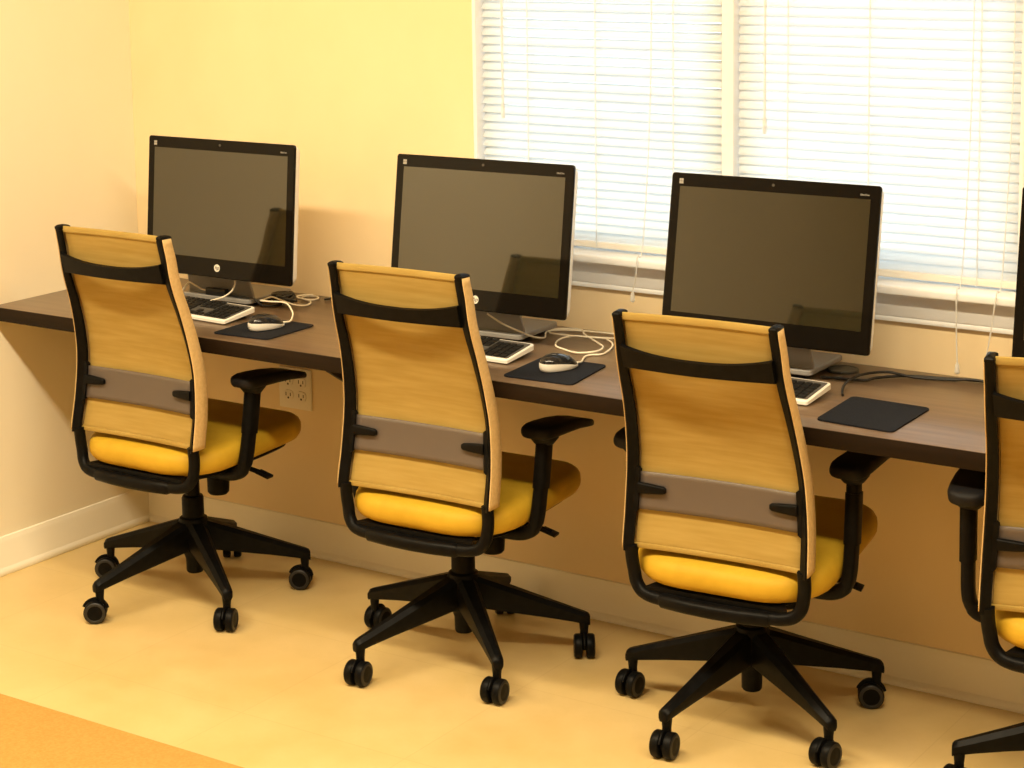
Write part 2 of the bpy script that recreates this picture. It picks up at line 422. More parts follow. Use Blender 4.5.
def make_chair():
    root = empty('office_chair')
    # --- five-star base: hub, legs, casters
    b = MB(); b.lathe([(.0, .062), (.020, .062), (.0225, .066), (.0235, .10), (.030, .118), (.040, .135), (.042, .190), (.036, .209), (.030, .213), (.0, .213)], 28)
    b.build('hub', M['black'], root)
    b = MB(); b.lathe([(.0, .20), (.0285, .20), (.0285, .262), (.026, .268), (.019, .269), (.019, .352), (.0, .352)], 24); b.build('gas_column', M['black'], root)
    def leg_prof(i, t): return None
    ax = [34, 20, 124, 80, -20]
    for k in range(5):
        b = MB(); rings = []
        tab = [(.020, .207, .128, .024), (.06, .193, .122, .0235), (.12, .171, .112, .021), (.20, .142, .099, .0175), (.26, .120, .088, .0152), (.288, .110, .082, .0140), (.297, .106, .080, .013), (.301, .101, .078, .011), (.302, .096, .079, .009)]
        for r, zt, zb, hw in tab:
            ch = min(.010, (zt - zb) * .3, hw * .6)
            ring = [(r, -hw, zb + ch), (r, -hw + ch * .5, zb), (r, hw - ch * .5, zb), (r, hw, zb + ch), (r, hw, zt - ch), (r, hw - ch, zt), (r, -hw + ch, zt), (r, -hw, zt - ch)]
            rings.append(ring)
        b.loft(rings)
        b.lathe([(.0, .060), (.0095, .060), (.0105, .068), (.012, .085), (.0, .086)], 14, mtx=Matrix.Translation((.287, 0, 0)))
        leg = b.build('leg', M['black'], root, smooth=40, mtx=Matrix.Rotation(math.radians(72 * k), 4, 'Z'))
        c = MB()
        R = .029
        for s in (-1, 1):
            mt = Matrix.Translation((0, .012, R)) @ Matrix.Rotation(PI / 2, 4, 'Y')
            z0, z1 = (.0045, .0255) if s > 0 else (-.0255, -.0045)
            zo, zi = (z1, z0) if s > 0 else (z0, z1)
            d = 1 if s > 0 else -1
            c.lathe([(.0, zi), (R - .003, zi), (R - .0005, zi + d * .002), (R, zi + d * .006), (R, zo - d * .005), (R - .002, zo - d * .002)], 28, 0, mt)
            c.lathe([(R - .002, zo - d * .002), (R - .004, zo - d * .0003), (R - .009, zo), (R - .010, zo - d * .0015)], 28, 1, mt)
            c.lathe([(R - .010, zo - d * .0015), (.012, zo - d * .001), (.0, zo)], 28, 0, mt)
        # hood between the wheels with stem socket
        hood = []
        for j in range(13):
            a = math.radians(20 + 150 * j / 12); hood.append((0, .012 + (R - .004) * math.cos(a), R + (R - .004) * math.sin(a)))
        c.sweep(hood, rrect(.020, .005, .002, 2), up=(1, 0, 0))
        c.box((-.004, -.004, R - .006), (.004, .030, R + .024), .002)
        c.lathe([(.0, .050), (.010, .050), (.010, .064), (.0, .064)], 14)
        c.build('caster', [M['black'], M['wheel_grey']], leg, smooth=40, mtx=Matrix.Translation((.287, 0, 0)) @ Matrix.Rotation(math.radians(ax[k] - 72 * k), 4, 'Z'))
    # --- mechanism under the seat
    b = MB()
    b.box((-.075, -.13, .322), (.075, .14, .372), .012, 3); b.box((-.10, -.02, .340), (.10, .10, .375), .010, 2)
    b.loft([[(-.16, -.197, .352), (.16, -.197, .352), (.16, -.197, .372), (-.16, -.197, .372)], [(-.11, -.10, .338), (.11, -.10, .338), (.11, -.10, .378), (-.11, -.10, .378)], [(-.09, .02, .340), (.09, .02, .340), (.09, .02, .378), (-.09, .02, .378)]])
    mech = b.build('seat_mechanism', M['black'], root)
    b = MB(); b.tube(spline([(.08, .045, .352), (.16, .048, .350), (.19, .050, .346), (.205, .052, .343), (.218, .054, .339)], 5), lambda f: .006 + .0015 * f, 8)
    b.sweep([(.195, .051, .346), (.208, .053, .342), (.230, .056, .335)], rrect(.030, .007, .003, 2)); b.build('lever', M['black'], mech)
    b = MB(); b.lathe([(.0, .266), (.023, .266), (.028, .272), (.030, .318), (.026, .326), (.0, .326)], 20, mtx=Matrix.Translation((.055, .055, 0))); b.build('tension_knob', M['black'], mech)
    # --- seat pan and cushion
    def outline(w, y0, y1, rr, rf, n=7):
        P = []
        for sx, yy, r, a0 in ((1, y1, rf, 0), (-1, y1, rf, 90), (-1, y0, rr, 180), (1, y0, rr, 270)):
            for k in range(n + 1):
                a = math.radians(a0 + 90 * k / n); sy = 1 if yy == y1 else -1
                P.append((sx * (w - r) + r * math.cos(a), yy - sy * r + r * math.sin(a)))
        return P
    def curve_z(x, y, z, top):
        # rises towards the front, slight roll-over on the front edge
        dz = .030 * max(0, (y + .16)) / .40
        if y > .20: dz -= (y - .20) ** 2 * (3.0 if top else -1.0)
        return z + dz - .006
    def ring(inset, z, top, y0=-.208, y1=.245):
        return [(x, y, curve_z(x, y, z, top)) for x, y in outline(.222 - inset, y0 + inset, y1 - inset, .135 - inset * .6, .085 - inset * .6)]
    b = MB()
    b.loft([ring(.05, .378, False), ring(.022, .380, False), ring(.008, .387, False), ring(.001, .399, False), ring(0, .411, True), ring(.001, .423, True), ring(.006, .433, True), ring(.015, .440, True), ring(.04, .444, True), ring(.10, .443, True), ring(.17, .442, True)])
    b.build('seat_cushion', M['seat'], root, smooth=60)
    b = MB(); b.loft([ring(.075, .360, False), ring(.045, .361, False), ring(.034, .368, False), ring(.036, .384, False)]); b.build('seat_pan', M['black'], root)
    # --- armrests
    for s in (-1, 1):
        b = MB()
        ex = .024 if s < 0 else 0
        path = spline([(s * .09, -.030, .352), (s * .15, -.036, .354), (s * (.200 + ex), -.044, .360), (s * (.228 + ex), -.048, .376), (s * (.238 + ex), -.045, .405), (s * (.240 + ex), -.036, .46), (s * (.241 + ex), -.026, .53), (s * (.241 + ex), -.020, .598)], 6)
        def pf(i, t):
            w = .030 if t > .45 else .030; d = .040 if t > .5 else .034
            return rrect(.026 + .004 * (t < .45), d, .0115, 4)
        b.sweep(path, pf, up=(0, 1, 0))
        if True:
            b.sweep([(s * (.2405 + ex), -.034, .47), (s * (.241 + ex), -.026, .53), (s * (.241 + ex), -.020, .578)], rrect(.031, .046, .014, 4), up=(0, 1, 0))
        arm = b.build('armrest', M['black'], root, smooth=45)
        # pad: long rounded paddle, wider at the rear, drooping to the front
        b = MB(); rings = []
        tab = [(-.070, .010, .600, .006), (-.067, .023, .601, .011), (-.057, .036, .602, .014), (-.038, .041, .603, .0155), (-.01, .042, .603, .0155), (.04, .041, .602, .014), (.085, .038, .599, .012), (.125, .035, .593, .010), (.150, .030, .588, .008), (.161, .021, .585, .006), (.164, .010, .584, .004)]
        for y, hw, zc, hh in tab:
            xo = s * (.236 + ex + .010 * max(0, (y + .08)) / .27)
            rings.append([(xo + px, y, zc + pz) for px, pz in rrect(2 * hw, 2 * hh, min(hh, hw) * .85, 4)])
        b.loft(rings)
        b.lathe([(.0, .570), (.022, .570), (.034, .585), (.036, .596), (.0, .598)], 18, mtx=Matrix.Translation((s * (.239 + ex), -.018, 0)))
        b.build('arm_pad', M['black_pad'], arm, smooth=60)
    # --- back frame: rear strips of the uprights, bent tube below
    b = MB()
    for s in (-1, 1):
        rings = []
        zs = [.447 + (.975 - .447) * k / 26 for k in range(27)]
        for z in zs:
            y, hw, dep, sl = up_at(z)
            th = .008; xi, xo = hw - PW - .001, hw
            rings.append([(s * xi, y + sl + th, z), (s * xi, y + sl, z), (s * (xi + .002), y + sl - .0015, z), (s * (xo - .003), y - .0005, z), (s * (xo - .0005), y + .002, z), (s * (xo - .0005), y + .010, z)])
        b.loft(rings)
        # rounded cap on top
        y, hw, dep, sl = up_at(.972); cap = []
        for z, g, d0 in ((.960, -.001, .010), (.9775, .0002, .011), (.9776, .0008, .037), (.983, .0008, .037), (.9865, -.002, .034), (.9885, -.006, .026)):
            yy = up_at(min(z, .985))[0]
            cap.append([(s * (hw - PW / 2) + px, yy - .001 + d0 / 2 + py, z) for px, py in rrect(PW + 2 * g, d0 + 2 * g, .003, 3)])
        y, hw, dep, sl = up_at(.972)
        b.loft(cap)
        # slider track for the lumbar strap on the inner side
        rings = []
        for z in (.527, .532, .57, .61, .62, .625):
            y, hw, dep, sl = up_at(z); e = .0 if z in (.527, .625) else .006
            rings.append([(s * (hw - PW - .001 - e), y + sl + .009, z), (s * (hw - PW - .001 - e), y + sl - .003, z), (s * (hw - PW + .004), y + sl - .004, z), (s * (hw - PW + .004), y + sl + .009, z)])
        b.loft(rings)
    # the tube below: from one sleeve end round under the seat to the other
    def side(s):
        return [(s * .1945, -.190, .458), (s * .1945, -.186, .425), (s * .1915, -.184, .398), (s * .186, -.186, .374), (s * .172, -.190, .357), (s * .150, -.194, .350), (s * .12, -.197, .348)]
    pth = spline(side(-1) + [(-.06, -.203, .347), (0, -.205, .3465), (.06, -.203, .347)] + side(1)[::-1], 5)
    b.sweep(pth, lambda i, t: rrect(.027, .027, .012, 4), up=(0, 1, 0))
    # flattened central sleeve over the tube
    cs = [(-.125, -.198, .3475), (-.118, -.198, .3475), (-.06, -.203, .346), (0, -.205, .3455), (.06, -.203, .346), (.118, -.198, .3475), (.125, -.198, .3475)]
    b.sweep(cs, lambda i, t: rrect(.031 if 0 < i < 6 else .026, .034 if 0 < i < 6 else .026, .012, 4), up=(0, 1, 0))
    frame = b.build('back_frame', M['black'], root, smooth=40)
    # top cross rail: deep at its ends, thin in the middle, bowed to the rear
    b = MB(); rings = []
    for k in range(25):
        u = -1 + 2 * k / 24; a = abs(u)
        x = u * .1655
        zt = .9005 + .018 * a ** 2.5; zb = .866 - .001 * (1 - a)
        z_mid = (zt + zb) / 2
        y = up_at(.89)[0] - .004 - .012 * (1 - u * u)
        lean = .27
        rings.append([(x, y - (zb - .89) * lean + .006, zb), (x, y - (zb - .89) * lean - .004, zb + .002), (x, y - (zt - .89) * lean - .004, zt - .002), (x, y - (zt - .89) * lean + .006, zt)])
    b.loft(rings); b.build('cross_rail', M['black'], frame, smooth=50)
    # --- fabric: sleeve round each upright and the stretched panel between them
    rings = []
    zs = [.452 + (.979 - .452) * k / 40 for k in range(41)]
    for z in zs:
        y, hw, dep, sl = up_at(z)
        e = .0022
        yi = y + sl + .0085      # panel plane, just before the black strip
        row = [(-hw - e + .001, y + .0015, z), (-hw - e, y + .004, z), (-hw - e, y + dep * .5, z), (-hw - e + .0015, y + dep - .003, z), (-hw + .003, y + dep, z), (-hw + PW * .6, y + dep - .001, z), (-hw + PW + .002, yi + .006, z)]
        n = 14
        for k in range(n + 1):
            u = -1 + 2 * k / n
            row.append((u * (hw - PW - .004), yi + .004 + .008 * (1 - u * u), z))
        row += [(-px, py, pz) for px, py, pz in row[:7][::-1]]
        rings.append(row)
    NS = 6
    b = MB(); b.loft([r[NS:-NS] for r in rings], closed_ring=False)
    fab = b.build('back_fabric', M['mesh'], root, smooth=70)
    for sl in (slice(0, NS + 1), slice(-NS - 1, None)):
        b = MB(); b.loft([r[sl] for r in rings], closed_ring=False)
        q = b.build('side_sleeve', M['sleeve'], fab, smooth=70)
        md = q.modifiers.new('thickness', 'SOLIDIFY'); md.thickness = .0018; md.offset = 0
    sm = fab.modifiers.new('thickness', 'SOLIDIFY'); sm.thickness = .0018; sm.offset = 0
    # hems
    for z in (.977, .455):
        y, hw, dep, sl = up_at(z); yi = y + sl + .0085
        b = MB(); b.sweep([(u * (hw - PW), yi + .004 + .008 * (1 - u * u), z) for u in [-1 + k / 8 for k in range(17)]], rrect(.007, .016 if z > .9 else .012, .003, 2), up=(0, 0, 1))
        b.build('hem', M['mesh'], fab)
    # --- lumbar strap and its two grips
    rings = []
    for k in range(9):
        z = .534 + (.616 - .534) * k / 8; y, hw, dep, sl = up_at(z)
        row = [(u * (hw - PW - .003), y + sl + .002 + .009 * (1 - u * u), z) for u in [-1 + q / 8 for q in range(17)]]
        rings.append(row)
    b = MB(); b.loft(rings, closed_ring=False); st = b.build('lumbar_strap', M['lumbar'], root, smooth=70)
    sm = st.modifiers.new('thickness', 'SOLIDIFY'); sm.thickness = .002
    for s in (-1, 1):
        b = MB(); rr = []
        for x, hh, d in ((.178, .012, .010), (.165, .0115, .012), (.145, .010, .012), (.122, .008, .010), (.117, .005, .007)):
            y, hw, dep, sl = up_at(.582); yy = y + sl - .003 + .007 * (1 - (x / .175) ** 2)
            rr.append([(s * x, yy + px, .582 + pz - .02 * (.178 - x)) for px, pz in rrect(d, 2 * hh, d * .35, 3)])
        b.loft(rr); b.build('grip', M['black'], st)
    return root

UPPER = {'seat_mechanism', 'seat_cushion', 'seat_pan', 'armrest', 'back_frame', 'back_fabric', 'lumbar_strap'}
CH = [  # hub x, y; seat x, y; yaw, lift, tilt, base angle, arm pad lift, caster axes, label
    (.545, -.390, .571, -.388, .006, .012, -.030, 40.5, .0, (118, 40, 124, 130, 204), 'yellow and black office chair beside the left wall, first of the row'),
    (1.396, -.371, 1.415, -.364, .037, -.005, -.028, 32, .0, (214, 40, 0, 188, 186), 'yellow and black office chair second from the left wall, beside white cable loops'),
    (2.140, -.324, 2.164, -.338, .069, -.007, .058, 42.5, .030, (116, 40, 177, 186, 170), 'yellow and black office chair just left of the empty mouse pad'),
    (2.935, -.345, 2.940, -.360, .150, .039, .135, 56, .008, (110, 40, 177, 100, 166), 'yellow and black office chair cut off by the right edge of the photo'),
]
proto = make_chair()
for i in range(len(CH)):
    o = proto if i == 0 else copy_tree(proto)
    CH[i] = CH[i] + (o,)
for x, y, sx, sy, yaw, dz, tilt, ba, pad, axes, lab, o in CH:
    o.location = (x, y, 0); o.rotation_euler = (0, 0, yaw); tag(o, lab, 'chair', 'office chairs along the wall desk')
    off = Matrix.Rotation(-yaw, 3, 'Z') @ Vector((sx - x, sy - y, 0))
    T = Matrix.Translation(off) @ Matrix.Translation((0, 0, .4 + dz)) @ Matrix.Rotation(tilt, 4, 'X') @ Matrix.Translation((0, -.042, -.395))
    k = 0
    for c in sorted(kids(o), key=lambda q: q.name):
        nm = c.name.split('.')[0]
        if nm in UPPER: c.matrix_local = T
        if nm == 'armrest':
            for q in kids(c): q.location.z += pad
        elif nm == 'leg':
            a = math.radians(ba + 72 * k) - yaw
            c.matrix_local = Matrix.Rotation(a, 4, 'Z')
            for q in kids(c): q.matrix_local = Matrix.Translation((.287, 0, 0)) @ Matrix.Rotation(math.radians(axes[k]) - a - yaw, 4, 'Z')
            k += 1

# ------------------------------------------------------------------ all-in-one computers
MW, MH, MZB = .502, .363, .084      # glass size, its bottom edge above the desk
def text_mesh(body, size, mtx, name, material, parent, ext=.0003, shear=0):
    cu = bpy.data.curves.new('lettering', 'FONT'); cu.body = body; cu.size = size; cu.extrude = ext; cu.align_x = 'CENTER'; cu.align_y = 'CENTER'; cu.shear = shear
    t = bpy.data.objects.new('lettering', cu); COL.objects.link(t)
    dg = bpy.context.evaluated_depsgraph_get(); dg.update()
    me = bpy.data.meshes.new_from_object(t.evaluated_get(dg))
    bpy.data.objects.remove(t); bpy.data.curves.remove(cu)
    me.materials.clear(); me.materials.append(material)
    o = bpy.data.objects.new(name, me); COL.objects.link(o); o.parent = parent; o.matrix_local = mtx
    return o
def make_monitor():
    """origin: desk level under the bottom edge of the glass; head is tilted later"""
    root = empty('desktop_computer')
    # panel coordinates: x, y (front = -y), z from the bottom edge of the glass
    b = MB(); out = rrect(MW, MH, .007, 5, 0, MH / 2); inn = rrect(MW - .004, MH - .004, .005, 5, 0, MH / 2)
    b.loft([[(x, .006, z) for x, z in out], [(x, .0015, z) for x, z in out], [(x, 0, z) for x, z in inn]])
    head = b.build('display_bezel', M['glass_black'], root, smooth=15)
    b = MB(); b.box((-MW / 2 + .0225, -.0006, .050), (MW / 2 - .0225, .001, MH - .030)); b.build('screen', M['screen'], head)
    b = MB(); rings = []
    for y, ins, lo in ((.0061, .0015, .0015), (.018, .0005, .0005), (.026, .004, .004), (.036, .03, .03), (.048, .08, .07), (.052, .14, .11)):
        rings.append([(x, y, z) for x, z in rrect(MW - 2 * ins, MH - 2 * lo, max(.006, .02 - ins * .05), 5, 0, MH / 2)])
    b.loft(rings); b.build('rear_housing', M['housing'], head, smooth=40)
    b = MB(); b.lathe([(.0, -.0006), (.0035, -.0006), (.0035, .001), (.0, .001)], 14, mtx=Matrix.Translation((0, 0, MH - .014)) @ Matrix.Rotation(-PI / 2, 4, 'X')); b.build('webcam', M['lens'], head)
    # round badge with the two slanted letters
    ry = Matrix.Rotation(PI / 2, 4, 'X')
    b = MB(); b.lathe([(.0, .0), (.0098, .0), (.0098, .0008), (.0, .0008)], 32, mtx=Matrix.Translation((0, 0, .026)) @ ry)
    lg = b.build('logo', M['logo'], head)
    text_mesh('hp', .0145, Matrix.Translation((0, -.0010, .0265)) @ ry, 'letters', M['logo_dark'], lg, shear=.32)
    # small pale sticker of four squares, upper left; tiny marking upper right
    b = MB()
    for sx in (0, 1):
        for sz in (0, 1):
            x0 = -MW / 2 + .020 + sx * .0052; z0 = MH - .0245 + sz * .0062
            b.box((x0, -.0008, z0), (x0 + .0046, .0005, z0 + .0055))
    b.build('sticker', M['sticker'], head)
    text_mesh('EliteOne', .0058, Matrix.Translation((MW / 2 - .036, -.0006, MH - .021)) @ ry, 'nameplate', M['sticker'], head)
    # stand: broad neck sloping down to a flat foot
    b = MB(); rings = []
    for y, z, w, t in ((-.018, .190, .10, .012), (-.022, .13, .103, .012), (-.016, .07, .108, .011), (-.006, .035, .112, .010), (-.004, .020, .114, .010)):
        rings.append([(px, y + .022 + py, z) for px, py in rrect(2 * w, t, .004, 3)])
    b.loft(rings)
    stand = b.build('stand', M['silver'], root, smooth=40)
    b = MB()
    o0 = rrect(.236, .185, .012, 5, 0, .078); o1 = rrect(.232, .181, .010, 5, 0, .078)
    b.loft([[(x, y, .010 if True else 0) for x, y in o1], [(x, y, .012) for x, y in o0], [(x, y, .020) for x, y in o0], [(x, y, .022) for x, y in o1]])
    b.build('foot_plate', M['silver'], stand)
    b = MB()
    b.box((-.100, .0, .0004), (.100, .150, .0102), .003); b.build('rubber_base', M['black_pad'], stand)
    return root
MON = [(.488, -.205, .542, -.265, .015, .087, 'black all-in-one computer nearest the left wall, logo visible below its screen'),
       (1.345, -.205, 1.369, -.268, .038, .140, 'black all-in-one computer half in front of the window, with white cable loops beside it'),
       (2.095, -.180, 2.120, -.245, .023, .168, 'black all-in-one computer fully in front of the window, beside the empty mouse pad'),
       (2.915, -.165, 2.930, -.225, .02, .13, 'black all-in-one computer whose left edge shows at the right border of the photo')]
mp0 = make_monitor()
ms = [mp0] + [copy_tree(mp0) for _ in MON[1:]]
for (x, y, hx, hy, a, t, lab), o in zip(MON, ms):
    up = .020 if x > 2.5 else 0
    o.location = (x, y, DH); o.rotation_euler = (0, 0, a); tag(o, lab, 'computer', 'all-in-one computers on the wall desk')
    for c in kids(o, 'display_bezel'): c.matrix_local = Matrix.Rotation(-a, 4, 'Z') @ Matrix.Translation((hx - x, hy - y, MZB + up)) @ Matrix.Rotation(a, 4, 'Z') @ Matrix.Rotation(-t, 4, 'X')

# ------------------------------------------------------------------ keyboards
KW, KD = .442, .114
def make_keyboard():
    """origin: front right corner on the desk; x to the left is negative"""
    root = empty('keyboard')
    def zt(y): return .0115 + .017 * y / KD
    b = MB()
    def lay(ins, dz): return [(x - KW / 2, y, zt(y) + dz) for x, y in rrect(KW - 2 * ins, KD - 2 * ins, .006, 4, 0, KD / 2)]
    def low(ins): return [(x - KW / 2, y, .003 + .012 * y / KD) for x, y in rrect(KW - 2 * ins, KD - 2 * ins, .006, 4, 0, KD / 2)]
    b.loft([low(.004), low(.0), lay(0, -.002), lay(.002, 0)])
    b.build('case', M['white_plastic'], root, smooth=40)
    b = MB(); b.loft([[(x - KW / 2, y, zt(y) + .0002) for x, y in rrect(KW - .010, KD - .016, .004, 3, 0, KD / 2)], [(x - KW / 2, y, zt(y) + .0012) for x, y in rrect(KW - .010, KD - .016, .004, 3, 0, KD / 2)]])
    b.build('key_tray', M['tray'], root)
    b = MB(); kx, ky = .0186, .0162
    def key(x0, y0, w, h=1):
        a, c = x0 + .0011, x0 + w - .0011; d, e = y0 + .0011, y0 + h * ky - .0011; hz = .0048
        b.loft([[(a, d, zt(d)), (c, d, zt(d)), (c, e, zt(e)), (a, e, zt(e))], [(a + .0012, d + .001, zt(d) + hz), (c - .0012, d + .001, zt(d) + hz), (c - .0012, e - .001, zt(e) + hz), (a + .0012, e - .001, zt(e) + hz)]])
    X0 = -KW + .010
    rows = [[1.25, 1.25, 1.25, 6.25, 1.25, 1.25, 1.25, 1.25], [2.25] + [1] * 10 + [2.75], [1.75] + [1] * 11 + [2.25], [1.5] + [1] * 12 + [1.5], [1] * 13 + [2], [1] * 15]
    for r, row in enumerate(rows):
        x = X0; y0 = .0085 + r * ky
        for w in row: key(x, y0, w * kx); x += w * kx
        xn = X0 + 15 * kx + .006
        if r in (0, 3, 4, 5):
            for q in range(3): key(xn + q * kx, y0, kx)
        if r == 1: key(xn + kx, y0, kx)
        xp = xn + 3 * kx + .006
        if r < 5:
            for q in range(4):
                if xp + (q + 1) * kx < -.006: key(xp + q * kx, y0, kx)
    b.build('keys', M['key'], root, smooth=20)
    for s in (0, 1):
        b = MB(); x = -.03 - s * (KW - .06); b.box((x - .012, KD - .024, .0004), (x + .012, KD - .016, .014), .002); b.build('foot', M['black_pad'], root)
    return root
KB = [(.692, -.408, -.06, 'white edged keyboard with black keys below the leftmost computer'),
      (1.553, -.405, -.02, 'white edged keyboard with black keys left of the mouse with bluish glare'),
      (2.303, -.398, -.03, 'white edged keyboard with black keys left of the empty mouse pad')]
kp = make_keyboard(); ks = [kp] + [copy_tree(kp) for _ in KB[1:]]
for (x, y, a, lab), o in zip(KB, ks):
    o.location = (x, y, DH); o.rotation_euler = (0, 0, a); tag(o, lab, 'keyboard', 'keyboards on the wall desk')
def cable_child(o, name, pts, r, m):
    inv = (Matrix.Translation(o.location) @ Matrix.Rotation(o.rotation_euler.z, 4, 'Z')).inverted()
    P = spline(pts, 6)
    for p in P: p.z = max(p.z, DH + r + .0008)
    b = MB(); b.tube([inv @ p for p in P], r, 8); return b.build(name, m, o, smooth=80)
ZC0 = DH + .0025
cable_child(ks[0], 'cable', [(.53, -.290, DH + .024), (.545, -.248, DH + .030), (.565, -.236, DH + .045), (.576, -.234, DH + .064), (.578, -.236, DH + .075)], .0022, M['cable_white'])
cable_child(ks[1], 'cable', [(1.345, -.290, DH + .022), (1.30, -.236, ZC0), (1.24, -.226, ZC0), (1.19, -.18, ZC0), (1.18, -.05, ZC0), (1.20, .0, ZC0)], .0022, M['cable_white'])
cable_child(ks[2], 'cable', [(2.09, -.283, DH + .022), (2.06, -.232, ZC0), (2.0, -.206, ZC0), (1.93, -.14, ZC0), (1.93, -.03, ZC0)], .0022, M['cable_black'])

# ------------------------------------------------------------------ mouse pads
def mouse_pad(corners, label):
    cx = sum(c[0] for c in corners) / 4; cy = sum(c[1] for c in corners) / 4
    o0 = []
    P = [Vector((c[0] - cx, c[1] - cy)) for c in corners]; n = 4; r = .016
    for i in range(4):
        p, a, q = P[i], P[i - 1], P[(i + 1) % 4]
        u, v = (a - p).normalized(), (q - p).normalized()
        for k in range(6):
            t = k / 5; o0.append((p + u * r * (1 - t) ** 2 + v * r * t ** 2))
    b = MB(); b.loft([[(p.x, p.y, 0) for p in o0], [(p.x, p.y, .0026) for p in o0], [(p.x * .995, p.y * .995, .0032) for p in o0]])
    o = b.build('mouse_pad', M['mousepad'], smooth=30); o.location = (cx, cy, DH + .0003)
    return tag(o, label, 'mouse pad', 'black mouse pads on the wall desk')
mouse_pad([(.733, -.498), (.904, -.487), (.900, -.297), (.722, -.292)], 'black mouse pad under the plain white edged mouse, nearest the left wall')
mouse_pad([(1.605, -.503), (1.786, -.496), (1.757, -.297), (1.585, -.300)], 'black mouse pad under the mouse with bluish glare, right of the middle chair')
mouse_pad([(2.364, -.488), (2.536, -.501), (2.531, -.286), (2.351, -.276)], 'empty black mouse pad on the desk right of the third chair')

# ------------------------------------------------------------------ mice
def make_mouse():
    root = empty('computer_mouse')
    def outl(s, z, lift=0):
        P = []
        for k in range(28):
            a = 2 * PI * k / 28
            x = 0.0265 * s * math.copysign(abs(math.cos(a)) ** .8, math.cos(a)); y = .050 * s * math.copysign(abs(math.sin(a)) ** .85, math.sin(a))
            w = 1 - .10 * max(0, y / .050); P.append((x * w, y, z + lift * (1 - (y / .054) ** 2) - (.008 * (y / .050 + 1) * (z > .012))))
        return P
    b = MB(); b.loft([outl(.90, .001), outl(.96, .003), outl(1.0, .010), outl(1.0, .017, .004), outl(.985, .0195, .005)]); b.build('lower_shell', M['white_plastic'], root, smooth=60)
    b = MB(); b.loft([outl(.975, .0192, .005), outl(.95, .0235, .007), outl(.86, .028, .009), outl(.68, .031, .011), outl(.4, .0325, .0125), outl(.12, .033, .013)]); top = b.build('top_shell', M['mouse_top'], root, smooth=70)
    b = MB(); b.lathe([(.0, -.004), (.010, -.004), (.0112, -.002), (.0112, .002), (.010, .004), (.0, .004)], 18, mtx=Matrix.Translation((0, .024, .0185)) @ Matrix.Rotation(PI / 2, 4, 'Y')); b.build('scroll_wheel', M['wheel_glare'], top)
    return root
MS = [(.822, -.395, -.30, 'white sided mouse with black top on the mouse pad nearest the left wall'), (1.686, -.392, -.35, 'white sided mouse with a bluish glare on its glossy dark top')]
m0 = make_mouse(); mm = [m0, copy_tree(m0)]
for (x, y, a, lab), o in zip(MS, mm):
    o.location = (x, y, DH + .0036); o.rotation_euler = (0, 0, a); tag(o, lab, 'mouse', 'computer mice on the wall desk')
z = DH + .0028
cable_child(mm[0], 'cable', [(.836, -.349, DH + .013), (.840, -.326, DH + .011), (.822, -.295, z + .012), (.80, -.268, z + .018), (.751, -.235, z + .03), (.705, -.240, z + .03), (.668, -.236, z + .028), (.646, -.204, z + .022), (.655, -.178, z + .026), (.690, -.178, z + .020), (.722, -.165, z + .010), (.722, -.115, z), (.700, -.075, z), (.655, -.055, z), (.640, -.025, z), (.665, -.012, z), (.690, -.030, z), (.70, -.070, z + .004), (.684, -.086, z + .008), (.652, -.076, z + .008), (.650, -.050, z + .008), (.672, -.030, z + .008)], .0023, M['cable_white'])
cable_child(mm[1], 'cable', [(1.702, -.347, DH + .013), (1.700, -.318, DH + .008), (1.672, -.262, z), (1.67, -.233, z), (1.691, -.205, z), (1.665, -.120, z), (1.62, -.072, z), (1.573, -.069, z), (1.534, -.091, z + .003), (1.528, -.144, z + .003), (1.551, -.192, z), (1.597, -.218, z), (1.645, -.240, z + .004), (1.676, -.215, z + .006), (1.664, -.163, z + .004), (1.627, -.126, z + .004), (1.56, -.075, z + .006), (1.52, -.025, z + .004), (1.475, -.015, z), (1.452, -.045, z + .002), (1.470, -.092, z + .004), (1.54, -.100, z + .006), (1.60, -.088, z + .006), (1.635, -.045, z), (1.60, -.01, z), (1.50, -.04, z + .004), (1.455, -.078, z + .004), (1.478, -.130, z), (1.476, -.178, z + .012), (1.457, -.210, DH + .032), (1.425, -.226, DH + .048), (1.398, -.238, DH + .066), (1.388, -.243, DH + .074)], .0023, M['cable_white'])

# ------------------------------------------------------------------ loose cables and power bits
def cable_thing(name, pts, r, m, label, cat, n=6):
    P = spline(pts, n); c = P[0].copy(); b = MB()
    for p in P: p.z = max(p.z, DH + r + .0006)
    b.tube([p - c for p in P], r, 8)
    o = b.build(name, m, smooth=80); o.location = c; return tag(o, label, cat)
z = DH + .0034
cable_thing('power_cable', [(2.223, -.160, z), (2.27, -.150, z), (2.318, -.140, z), (2.325, -.118, z), (2.335, -.098, z), (2.38, -.055, z), (2.45, -.036, z), (2.52, -.020, z), (2.60, -.012, z), (2.68, -.008, z), (2.77, -.004, z)], .0032, M['cable_black'], 'black power cable running along the wall edge right of the third computer', 'cable')
cable_thing('network_cable', [(2.331, -.282, z), (2.314, -.245, z + .003), (2.304, -.20, z + .008), (2.306, -.125, z + .009), (2.345, -.075, z + .009), (2.40, -.064, z + .002), (2.47, -.042, z), (2.53, -.032, z + .005), (2.60, -.035, z), (2.68, -.042, z), (2.77, -.03, z)], .0030, M['cable_black'], 'black cable that starts beside the third keyboard and crosses the desk', 'cable')
pts = []
random.seed(3)
for k in range(64):
    a = k * .74; q = k / 63
    pts.append((.656 + .020 * math.cos(a) + .028 * (q - .5) + random.uniform(-.002, .002), -.132 + .027 * math.sin(a) - .006 * (q - .5), DH + .0072 + .020 * abs(math.sin(k * .31)) + random.uniform(0, .004)))
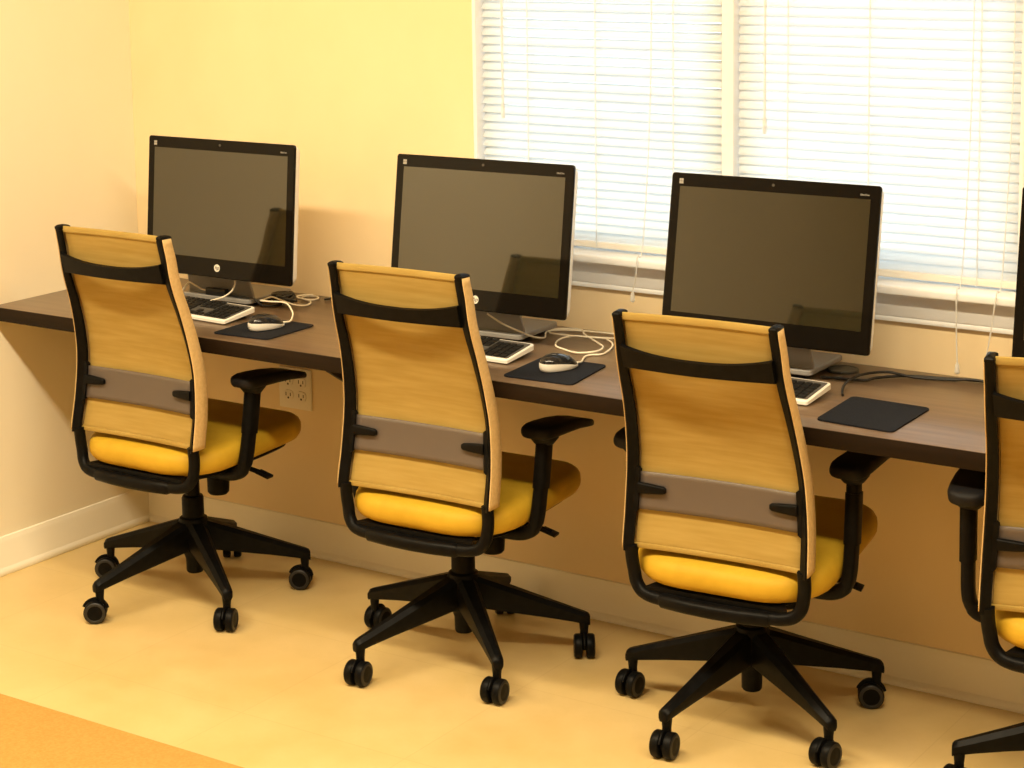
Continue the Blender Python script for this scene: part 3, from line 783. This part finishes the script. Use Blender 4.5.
cable_thing('cable_bundle', pts, .0045, M['cable_black'], 'coiled bundle of black cable below the right end of the leftmost computer', 'cable', 4)
cable_thing('black_cable', [(.716, -.035, z), (.730, -.012, z), (.76, -.005, z), (.80, -.004, z), (.90, .0, z), (1.0, -.002, z), (1.10, .0, z)], .0030, M['cable_black'], 'thin black cord along the back wall edge between the left two computers', 'cable')
ZP = DH + .0222      # top of a computer's foot plate
ad = empty('power_adapter', (.490, -.2078, ZP), math.radians(4), 'small black power adapter under the leftmost computer', 'adapter')
b = MB(); b.box((-.034, -.010, .0005), (.034, .008, .020), .004, 3); b.build('body', M['cable_black'], ad)
b = MB(); b.tube(spline([(.0345, -.001, .011), (.06, -.004, .006), (.10, -.008, .0045), (.128, -.010, .004), (.150, -.004, -.012), (.165, .02, -.0175), (.175, .05, -.0178)], 6), .0028, 8); b.build('cord', M['cable_black'], ad)
b = MB(); b.tube(spline([(-.0345, -.001, .011), (-.050, -.004, .014), (-.070, -.008, .024), (-.085, -.010, .030), (-.098, -.008, .022), (-.112, -.004, .008), (-.126, .002, -.006), (-.138, .02, -.0165), (-.16, .06, -.0178)], 6), .0024, 8); b.build('cord', M['cable_white'], ad)

# ------------------------------------------------------------------ light
def area(name, loc, rot, size, power, color):
    l = bpy.data.lights.new(name, 'AREA'); l.shape = 'RECTANGLE'; l.size, l.size_y = size; l.energy = power; l.color = color
    o = bpy.data.objects.new(name, l); COL.objects.link(o); o.location = loc; o.rotation_euler = rot; return o
WARM = (1, .815, .53)
for x, p in ((.55, 68), (1.8, 72), (3.2, 80), (4.8, 54)):
    area('ceiling_light', (x, -2.25, ZC - .02), (0, 0, 0), (1.2, .22), p, WARM)
for x in (.9, 3.2):
    area('ceiling_light', (x, -5.0, ZC - .02), (0, 0, 0), (1.2, .3), 9, WARM)

w = bpy.data.worlds.new('sky'); SC.world = w; w.use_nodes = True
bg = w.node_tree.nodes['Background']; bg.inputs['Color'].default_value = (.80, .91, 1, 1); bg.inputs['Strength'].default_value = 3.7

# ------------------------------------------------------------------ camera
cam = bpy.data.cameras.new('camera'); co = bpy.data.objects.new('camera', cam); COL.objects.link(co)
yaw, pitch, roll = -.5906367802845947, .14037333664837445, -.01353174384173207
f = Vector((math.sin(yaw) * math.cos(pitch), math.cos(yaw) * math.cos(pitch), -math.sin(pitch)))
r = Vector((math.cos(yaw), -math.sin(yaw), 0)); u = r.cross(f)
cr, sr = math.cos(roll), math.sin(roll)
r2 = r * cr + u * sr; u2 = -r * sr + u * cr
mw = Matrix((( r2.x, u2.x, -f.x, 4.034175693731249), (r2.y, u2.y, -f.y, -4.074353051764611), (r2.z, u2.z, -f.z, 1.790943990788308), (0, 0, 0, 1)))
co.matrix_world = mw
cam.sensor_fit = 'HORIZONTAL'; cam.sensor_width = 36; cam.lens = 36 * 1976.312361169244 / 1024
cam.shift_x = 0; cam.shift_y = -(384 - 181.59597514473853) / 1024
cam.clip_start = .05
SC.camera = co

SC.view_settings.view_transform = 'Standard'; SC.view_settings.look = 'None'
SC.view_settings.gamma = 1; SC.view_settings.use_curve_mapping = False
SC.view_settings.exposure = 0
SC.cycles.max_bounces = 10; SC.cycles.diffuse_bounces = 6; SC.cycles.transparent_max_bounces = 16
SC.cycles.sample_clamp_indirect = 6
